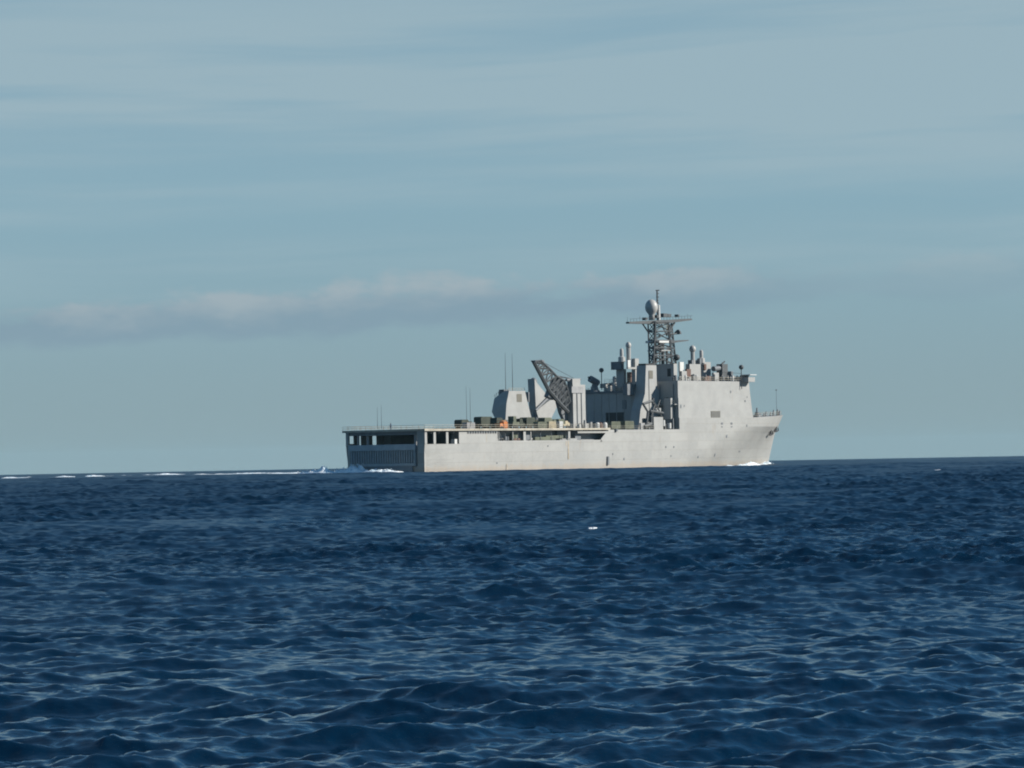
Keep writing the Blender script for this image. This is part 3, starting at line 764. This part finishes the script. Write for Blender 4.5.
for i in range(22):
    s2 = cl.uniform(hs0 + .6, 3.4); x = hx(s2) + cl.uniform(.3, 4.0); h_ = cl.uniform(.5, 2.6); w = cl.uniform(.3, 1.1); k = cl.choice(['grey', 'dgrey', 'mast', 'dgrey', 'inner'])
    if i % 3: MB().box(x, x + w, s2 - w, s2, hz, hz + h_).build('locker', M[k], ship)
    else: MB().tube((x, s2, hz), (x, s2, hz + h_ + 1.2), .09, .05, 5).build('stub_mast', M['mast'], ship)
for i in range(14):
    px = cl.uniform(640, 677); y0 = cl.uniform(404, 427); w = cl.uniform(.3, .9); s2 = cl.uniform(9, 12.2)
    x, z = Q(px, y0, s2); MB().box(x, x + w, s2 - w, s2, 10.37, max(10.9, min(z, 13.5))).build('locker', M[cl.choice(['grey', 'dgrey', 'mast', 'inner'])], ship)
for k in range(5):                     # pipes and cable runs down the shaded after walls
    sa = 5.2 + k * 1.5; MB().tube((BX0 - .12, sa + 1.4, 10.4), (BX0 - .12, sa + 1.4, ZT - cl.uniform(.4, 5)), .10, n=5).build('pipe', M['dgrey'], ship)
MB().box(BX0 - 1.4, BX0 - .01, 6.6, 12.3, 17.2, 17.4).box(BX0 - 1.4, BX0 - .01, 6.6, 12.3, 17.4, 17.41).build('gallery', M['grey'], ship)
rail([(BX0 - 1.35, 6.7, 17.4), (BX0 - 1.35, 12.2, 17.4)], 1.0, 1.2, 0.05)
MB().box(BX0 - .08, BX0 + .1, 8.4, 9.3, 17.45, 19.3).build('door', M['black'], ship)
# boat davit clutter abreast the stack
dv = MB()
def dt(a, b, r, s1=12, s2=12): dv.tube((Q(*a, s1)[0], s1, Q(*a, s1)[1]), (Q(*b, s2)[0], s2, Q(*b, s2)[1]), r, n=6)
dt((643, 404), (652, 401), .35); dt((643, 404), (648, 412), .3); dt((652, 401), (656, 407), .35); dt((648, 412), (646, 430), .4); dt((655, 404), (651, 417), .3)
dt((657, 405), (662, 418), .25); dt((650, 411), (663, 413), .35); dt((652, 412), (651, 430), .45); dt((644, 427), (651, 424), .6)
dt((660, 400), (656, 412), .2); dt((653, 398), (653, 404), .4)
dvo = dv.build('boat_davit', M['mast'], ship)
pbox(645, 649, 653, 424.5, 431, 12).build('winch', M['dgrey'], dvo); pbox(647, 650, 653.5, 411, 422, 11.5).build('winch', M['black'], dvo)
pbox(654, 656, 661, 408, 412, 12).build('davit_head', M['grey'], dvo); pbox(639.5, 641, 645, 423, 431, 12).build('locker', M['inner'], ship)
px_cyl(616, 429, 431.5, 12.9, .5).build('roller_chock', M['dgrey'], ship)

# life-raft canisters
for px, m_ in ((597.5, 'white'), (600.3, 'rust'), (605, 'white')):
    x, z = Q(px, 427.5, 11.8)
    MB().lathe((x, 11.8, 10.45), [(.6, 0), (.65, .4), (.65, 1.5), (.45, 1.9), (.05, 2.0)], 10).build('life_raft_canister', M[m_], ship)
px_cyl(590.5, 422, 431, 11, .5).build('bollard', M['grey'], ship); px_cyl(585, 420, 431, 11, .6, .3).build('ventilator', M['grey'], ship); px_cyl(579, 424, 431, 11.5, .7, .5).build('ventilator', M['white'], ship)

# bow gear
x, z = Q(757, 413, 8); zz = sheer(x)
MB().lathe((x, 8, zz), [(1.1, 0), (1.0, .5), (.6, .7), (.6, 1.3), (.25, 1.5), (.2, 2.6)], 12).build('anchor_windlass', M['dgrey'], ship)
for px, h_ in ((760.5, .8), (764, .7), (766.5, 1.2), (771, .9), (774, 1.6), (778, 1.7), (780, 1.3)):
    x, _ = Q(px, 415, 3); MB().tube((x - .4, 3, sheer(x)), (x + .5, 2.6, sheer(x) + h_), .3, .2).build('deck_fitting', M['dgrey'], ship)
x, z = Q(776.2, 390, 0); jk = MB().tube((x, 0, sheer(x)), (x, 0, z), .06, .03, 6).build('jackstaff', M['mast'], ship)
MB().ball((x, 0, z), .22, .22, 8).build('staff_light', M['mast'], jk)
ant = MB()
# whip aerials along the flight-deck edge
for px, y0, y1, s_ in ((377.6, 407, 429, -13.2), (381.6, 405, 429, -13.2), (466.8, 386, 427, 13.2), (470.6, 388, 427, 13.2)):
    px_cyl(px, y0, y1, s_, .06, .025, 5).build('whip_antenna', M['mast'], ship)
# anchors in their hawse recesses
for px, py, sc_ in ((769.6, 432.0, 1.0), (775.0, 428.6, 0.9)):
    z = Q(px, py, 4)[1]; s_ = 4.0
    for _ in range(12):
        x, z = Q(px, py, s_); s_ = 0.5 * s_ + 0.5 * halfb(x, z)
    s_ += 0.25
    an = MB(); an.tube((x, s_, z - .8), (x, s_ + .25, z + 1.5), .22, n=6)
    an.tube((x, s_, z - .8), (x - 1.3, s_ + .35, z - .9), .3, .15); an.tube((x, s_, z - .8), (x + 1.1, s_ + .1, z - .6), .3, .15)
    an.tube((x - 1.3, s_ + .35, z - .9), (x - 1.0, s_ + .3, z + .1), .22, .1); an.tube((x + 1.1, s_ + .1, z - .6), (x + .9, s_ + .1, z + .3), .22, .1)
    an.build('anchor', M['black'], ship)

# ------------------------------------------------------------------ vehicles and cargo on the flight deck
DZ = 10.76
def truck(name, label, x, s_, L_, h_, m_body, m_cover, group='green military vehicles parked on the flight deck', cat='truck', style=0):
    t = thing(name, x, s_, DZ, label, cat, group)
    w = 1.2
    MB().box(0, L_, -w, w, .85, 1.25).build('chassis', m_body, t)
    ch = h_
    MB().prism([(L_ - 2.0, 1.25), (L_ - 2.0, ch * .82), (L_ - 1.0, ch * .82), (L_ - .6, 1.7), (L_, 1.6), (L_, 1.25)], -w, w).build('cab', m_body, t)
    if style == 0:
        MB().prism([(0, 1.25), (0, ch - .3), (.4, ch), (L_ - 2.6, ch), (L_ - 2.2, ch - .3), (L_ - 2.2, 1.25)], -w, w).build('canvas_cover', m_cover, t)
    elif style == 1:
        MB().box(.1, L_ - 2.2, -w, w, 1.25, 1.9).box(.8, L_ - 3.2, -.9, .9, 1.9, ch).build('cargo_load', m_cover, t)
    else:
        MB().prism([(0.1, 1.25), (0.3, ch), (L_ * .5, ch), (L_ - 2.2, ch * .8), (L_ - 2.2, 1.25)], -w * .9, w * .9).build('shelter_body', m_cover, t)
    for xx in (.9, 2.0, L_ - 1.1):
        for sg in (-1, 1): MB().tube((xx, sg * (w + .05), .5), (xx, sg * (w - .3), .5), .5, .5, 12).build('wheel', M['tyre'], t)
    return t
def at_(px, s_): return Q(px, 424, s_)[0]
truck('military_truck', 'aftmost dark green truck on the flight deck, behind the two whip aerials', at_(458, 4), 4, 5.2, 2.6, M['green'], M['green'])
truck('military_truck', 'tall dark green covered truck second from the stern, aft of the orange vehicle', at_(477.5, 2), 2, 7.0, 3.4, M['green'], M['green'])
truck('military_vehicle', 'olive vehicle with a low load just ahead of the tall dark green truck', at_(493, 7), 7, 5.0, 3.0, M['olive'], M['green'], style=2)
truck('military_truck', 'dark green truck with stacked load beside the small aft deckhouse', at_(509, 7), 7, 5.2, 3.4, M['green'], M['olive'], style=1)
truck('military_truck', 'dark green covered truck between deckhouse and slanted kingpost', at_(523, 7), 7, 6.0, 3.1, M['green'], M['green'])
truck('military_vehicle', 'olive box-bodied vehicle under the crane boom', at_(541, 8.8), 8.8, 6.0, 3.0, M['olive'], M['olive'], style=2)
truck('military_vehicle', 'tan vehicle with low cab nearest the crane tower', at_(555, 8.8), 8.8, 5.0, 2.6, M['tan'], M['olive'], style=2)
# orange fork-lift
x = at_(497.5, 11); t = thing('forklift', x, 11, DZ, 'small bright orange lift truck parked near the starboard deck edge', 'forklift')
MB().box(0, 3.2, -.9, .9, .45, 1.25).box(0, 1.0, -.9, .9, 1.25, 1.5).build('body', M['orange'], t)
cg = MB()
for a in (1.0, 2.6):
    for b in (-.8, .8): cg.tube((a, b, 1.25), (a, b, 2.1), .07, n=4)
cg.box(.9, 2.7, -.85, .85, 2.1, 2.2); cg.build('overhead_guard', M['orange'], t)
MB().box(3.25, 3.4, -.7, -.5, .1, 2.2).box(3.25, 3.4, .5, .7, .1, 2.2).build('mast', M['dgrey'], t)
MB().box(3.4, 4.5, -.6, -.4, .25, .35).box(3.4, 4.5, .4, .6, .25, .35).build('fork', M['dgrey'], t)
for a in (.6, 2.6):
    for b in (-1, 1): MB().tube((a, b * .95, .45), (a, b * .6, .45), .45, .45, 12).build('wheel', M['tyre'], t)
# orange pallet load forward of it
def crate(name, px0, px1, yt, s_, m_, label, cat, z0=DZ, w=2.4, grp=None):
    x0_ = Q(px0, 426, s_)[0]; x1_ = Q(px1, 426, s_)[0]; L_ = x1_ - x0_; h_ = Q(px0, yt, s_)[1] - z0
    t = thing(name, x0_, s_, z0, label, cat, grp)
    MB().box(0, L_, -w, 0, .12, h_).build('body', m_, t, bevel=.05)
    rbs = MB(); n_ = max(2, int(L_ / .5))
    for i in range(n_ + 1): xx = i * (L_ - .1) / n_; rbs.box(xx, xx + .1, .003, .06, .15, h_ - .1)
    rbs.build('corrugation', m_, t)
    MB().box(0, .15, -w, .05, 0, .12).box(L_ - .15, L_, -w, .05, 0, .12).build('skid', M['dgrey'], t)
    return t
crate('cargo_bin', 503.8, 507.5, 421.6, 12, M['orange'], 'low orange bin on the flight deck just ahead of the orange lift truck', 'bin', w=1.5)
crate('cargo_crate', 559.5, 563, 421.3, 12.3, M['white'], 'small white crate on the flight deck just aft of the crane tower', 'crate', w=1.5)
crate('cargo_container', 611.5, 620.5, 421.5, 11.6, M['olive'], 'aft olive container of the pair before the dark after house', 'container', 10.42, 2.4, 'olive containers before the after house')
crate('cargo_container', 625, 634, 421, 11.6, M['olive'], 'forward olive container of the pair, next to the foot of the stack', 'container', 10.42, 2.4, 'olive containers before the after house')
crate('cargo_crate', 538, 547, 421.8, 12.4, M['olive'], 'low olive crate in front of the kingpost foot', 'crate', w=1.6)
crate('cargo_crate', 549, 556, 421.5, 12.4, M['tan'], 'low tan crate between the olive crate and the small white crate', 'crate', w=1.6)
crate('cargo_crate', 467, 475, 422.5, 10, M['inner'], 'low pale grey crate between the two aftmost green trucks', 'crate', w=1.6)

# sailor standing at the stern rail
x, _ = Q(390.3, 428, 0); sx, _z = QX(390.3, 428, 0.6)
pt = thing('person', 0.8, sx, DZ, 'sailor in dark clothing standing at the stern rail of the flight deck', 'person')
me = bpy.data.meshes.new('body')
V = [(0, 0, .95), (0, .02, 1.2), (0, .0, 1.45), (0, 0, 1.56), (0, .0, 1.72), (.1, 0, .9), (.12, .02, .5), (.12, -.03, .06), (.12, .12, .03), (-.1, 0, .9), (-.12, -.02, .5), (-.13, -.06, .06), (-.13, .09, .03),
     (.2, 0, 1.42), (.27, -.02, 1.14), (.24, .1, .9), (-.2, 0, 1.42), (-.27, -.02, 1.14), (-.25, .08, .88)]
E_ = [(0, 1), (1, 2), (2, 3), (3, 4), (0, 5), (5, 6), (6, 7), (7, 8), (0, 9), (9, 10), (10, 11), (11, 12), (2, 13), (13, 14), (14, 15), (2, 16), (16, 17), (17, 18)]
RR = [.15, .14, .15, .06, .1, .1, .075, .05, .05, .1, .075, .05, .05, .07, .05, .04, .07, .05, .04]
me.from_pydata(V, [], [])
me.edges.add(len(E_)); me.edges.foreach_set('vertices', [i for e2 in E_ for i in e2]); me.update()
me.materials.append(M['uniform'])
bo = bpy.data.objects.new('body', me); COL.objects.link(bo); bo.parent = pt
sk = bo.modifiers.new('skin', 'SKIN')
if me.skin_vertices:
    for i, r in enumerate(RR): me.skin_vertices[0].data[i].radius = (r, r)
    me.skin_vertices[0].data[0].use_root = True
bo.modifiers.new('sub', 'SUBSURF').levels = 1; bo.modifiers['sub'].render_levels = 1
MB().ball((0, 0, 1.76), .10, .12, 10).build('cap', M['black'], pt)

# ------------------------------------------------------------------ foam (nobody could count it)
def foam_patch(b, cx, cy, ux, uy, length, width, hmax, seed, nx=None, cell=0.3, edgez=-0.3, drops=0.0, lift=0.05):
    """lumpy broken water: a height field along direction (ux,uy), with loose spray clots above it"""
    nx = nx or max(12, min(260, int(length / cell))); ny = max(6, int(width / cell)); base = len(b.v)
    fr = random.Random(int(seed * 10))
    for i in range(nx + 1):
        for j in range(ny + 1):
            u = i / nx; v = j / ny
            X = cx + ux * (u - .5) * length - uy * (v - .5) * width; Y = cy + uy * (u - .5) * length + ux * (v - .5) * width
            nz = noise.fractal(Vector((X * .3, Y * .3, seed)), 0.6, 2.2, 7) * .8 + .45
            nl = noise.noise(Vector((X * .07, Y * .07, seed + 9))) * .9 + .6
            env = (math.sin(math.pi * u) ** .8) * (math.sin(math.pi * v) ** 1.0)
            z = hmax * max(0.0, nz * nl * env * 1.5) + (edgez if env < .1 else lift)
            sink = (X * X + Y * Y) / 2 / EARTH
            b.v.append((X, -Y, z - sink))
            if drops and z > .25 * hmax and fr.random() < drops:
                r = fr.uniform(.05, .2) * min(1.0, hmax / 1.5); zz = z - sink + fr.uniform(0, .35) * hmax; k = len(b.v)
                DROPS.append((X + fr.uniform(-.3, .3), -Y + fr.uniform(-.3, .3), zz, r))
    for i in range(nx):
        for j in range(ny):
            a = base + i * (ny + 1) + j; b.f.append((a, a + 1, a + ny + 2, a + ny + 1))
    for X, Y, z, r in DROPS:
        k = len(b.v); b.v.extend([(X - r, Y, z), (X + r, Y, z), (X, Y - r, z), (X, Y + r, z), (X, Y, z - r), (X, Y, z + r * 1.2)])
        for a, c in ((0, 2), (2, 1), (1, 3), (3, 0)): b.f.append((k + a, k + c, k + 5)); b.f.append((k + c, k + a, k + 4))
    DROPS.clear()
DROPS = []
def wpt(px, D): d = ray(px, 466); t = D / d[1]; return CPOS[0] + d[0] * t, D
fb = MB()
for k, (pa, pb_, D, w, h_) in enumerate(((286, 348, 990, 8, 1.0), (318, 352, 900, 8, 1.3), (205, 266, 1120, 7, .75), (236, 300, 1080, 7, .5), (140, 192, 1180, 7, .7), (84, 106, 1150, 6, .7), (48, 76, 1120, 6, .5), (0, 30, 1120, 5, .5), (156, 180, 1150, 8, .7), (262, 325, 1040, 6, .6), (104, 142, 1170, 5, .35), (186, 214, 1150, 5, .35), (20, 56, 1170, 5, .3), (325, 350, 870, 5, .9))):
    x0_, _ = wpt(pa, D); x1_, _ = wpt(pb_, D)
    foam_patch(fb, (x0_ + x1_) / 2, D, 1, 0, abs(x1_ - x0_), w, h_ * .75, k * 3.1, cell=.5, drops=.03, lift=.17)
o = fb.build('wake_foam', M['foam'], None, smooth=True); o['kind'] = 'stuff'; o['label'] = 'broken streaks of white wake foam trailing behind the ship'; o['category'] = 'foam'
def sxy(x, s_): p = ORG + FD * x + SD * s_; return p[0], p[1]
fb = MB()
for k, (x, s_, ln, w, h_) in enumerate(((-4, -5, 20, 6, 1.7), (-4.5, -7.5, 9, 6, 2.6), (-7, 1, 20, 5, 1.0), (-10, -13, 14, 7, 1.3), (-3, -8, 7, 4, 3.2), (-5, -10, 6, 4, 2.4), (-8, -4, 16, 5, 1.6))):
    cx, cy = sxy(x, s_); foam_patch(fb, cx, cy, SD[0], SD[1], ln, w, h_, 20 + k * 2.7, drops=.05, lift=.3)
o = fb.build('stern_foam', M['foam'], None, smooth=True); o['kind'] = 'stuff'; o['label'] = 'white water churned up under the stern gate'; o['category'] = 'foam'
fb = MB()
for k, (x, ofs, ln, w, h_) in enumerate(((176.3, .2, 4, 2.4, 1.9), (174, .8, 7, 2.5, 1.6), (169, 1.4, 11, 2.2, 1.0), (161, 2.0, 12, 2.0, .8), (152, 2.6, 12, 2, 1.0), (143, 1.6, 8, 1.3, .5), (6, .8, 9, 1.2, .45))):
    cx, cy = sxy(x, halfb(x, 0) + ofs); foam_patch(fb, cx, cy, FD[0], FD[1], ln, w, h_ * .85, 40 + k * 1.9, cell=.2, drops=.10, lift=.1)
o = fb.build('bow_wave', M['foam'], None, smooth=True); o['kind'] = 'stuff'; o['label'] = 'white bow wave curling along the pale hull'; o['category'] = 'foam'
# two lone whitecaps
for px, py, ln, lab in ((592.5, 531.5, 0.34, 'tiny whitecap on open water below the middle of the ship'), (938, 471.5, 1.3, 'tiny whitecap close to the horizon right of the bow')):
    d = ray(px, py); t = -CAM_H / d[2]; cx, cy = d[0] * t, d[1] * t
    fb = MB(); foam_patch(fb, 0, 0, 1, 0, ln * .9, ln * .8, .20 * ln ** .5, 70 + px, cell=.05, edgez=-.1, lift=0.0)
    o = fb.build('whitecap', M['foam'], None, smooth=True); o.location = (cx, cy, sea_z(cx, cy) + .07)
    o['label'] = lab; o['category'] = 'whitecap'; o['group'] = 'small whitecaps on the open water'

# ------------------------------------------------------------------ thin sea air over the whole scene
hb = MB(); hzm = bpy.data.meshes.new('haze'); bmh = bmesh.new(); bmesh.ops.create_cube(bmh, size=1.0); bmh.to_mesh(hzm); bmh.free()
ho = bpy.data.objects.new('haze', hzm); COL.objects.link(ho)
ho.scale = (22000, 22000, 90); ho.location = (0, 0, 60 - 45); ho['kind'] = 'stuff'; ho['label'] = 'thin pale sea haze'; ho['category'] = 'haze'
hm = bpy.data.materials.new('haze_air'); hm.use_nodes = True; hn = hm.node_tree; hn.nodes.clear()
pv = hn.nodes.new('ShaderNodeVolumePrincipled'); ou = hn.nodes.new('ShaderNodeOutputMaterial'); hn.links.new(pv.outputs[0], ou.inputs['Volume'])
pv.inputs['Color'].default_value = (0.5, 0.85, 1.0, 1); pv.inputs['Density'].default_value = HAZE
hzm.materials.append(hm)
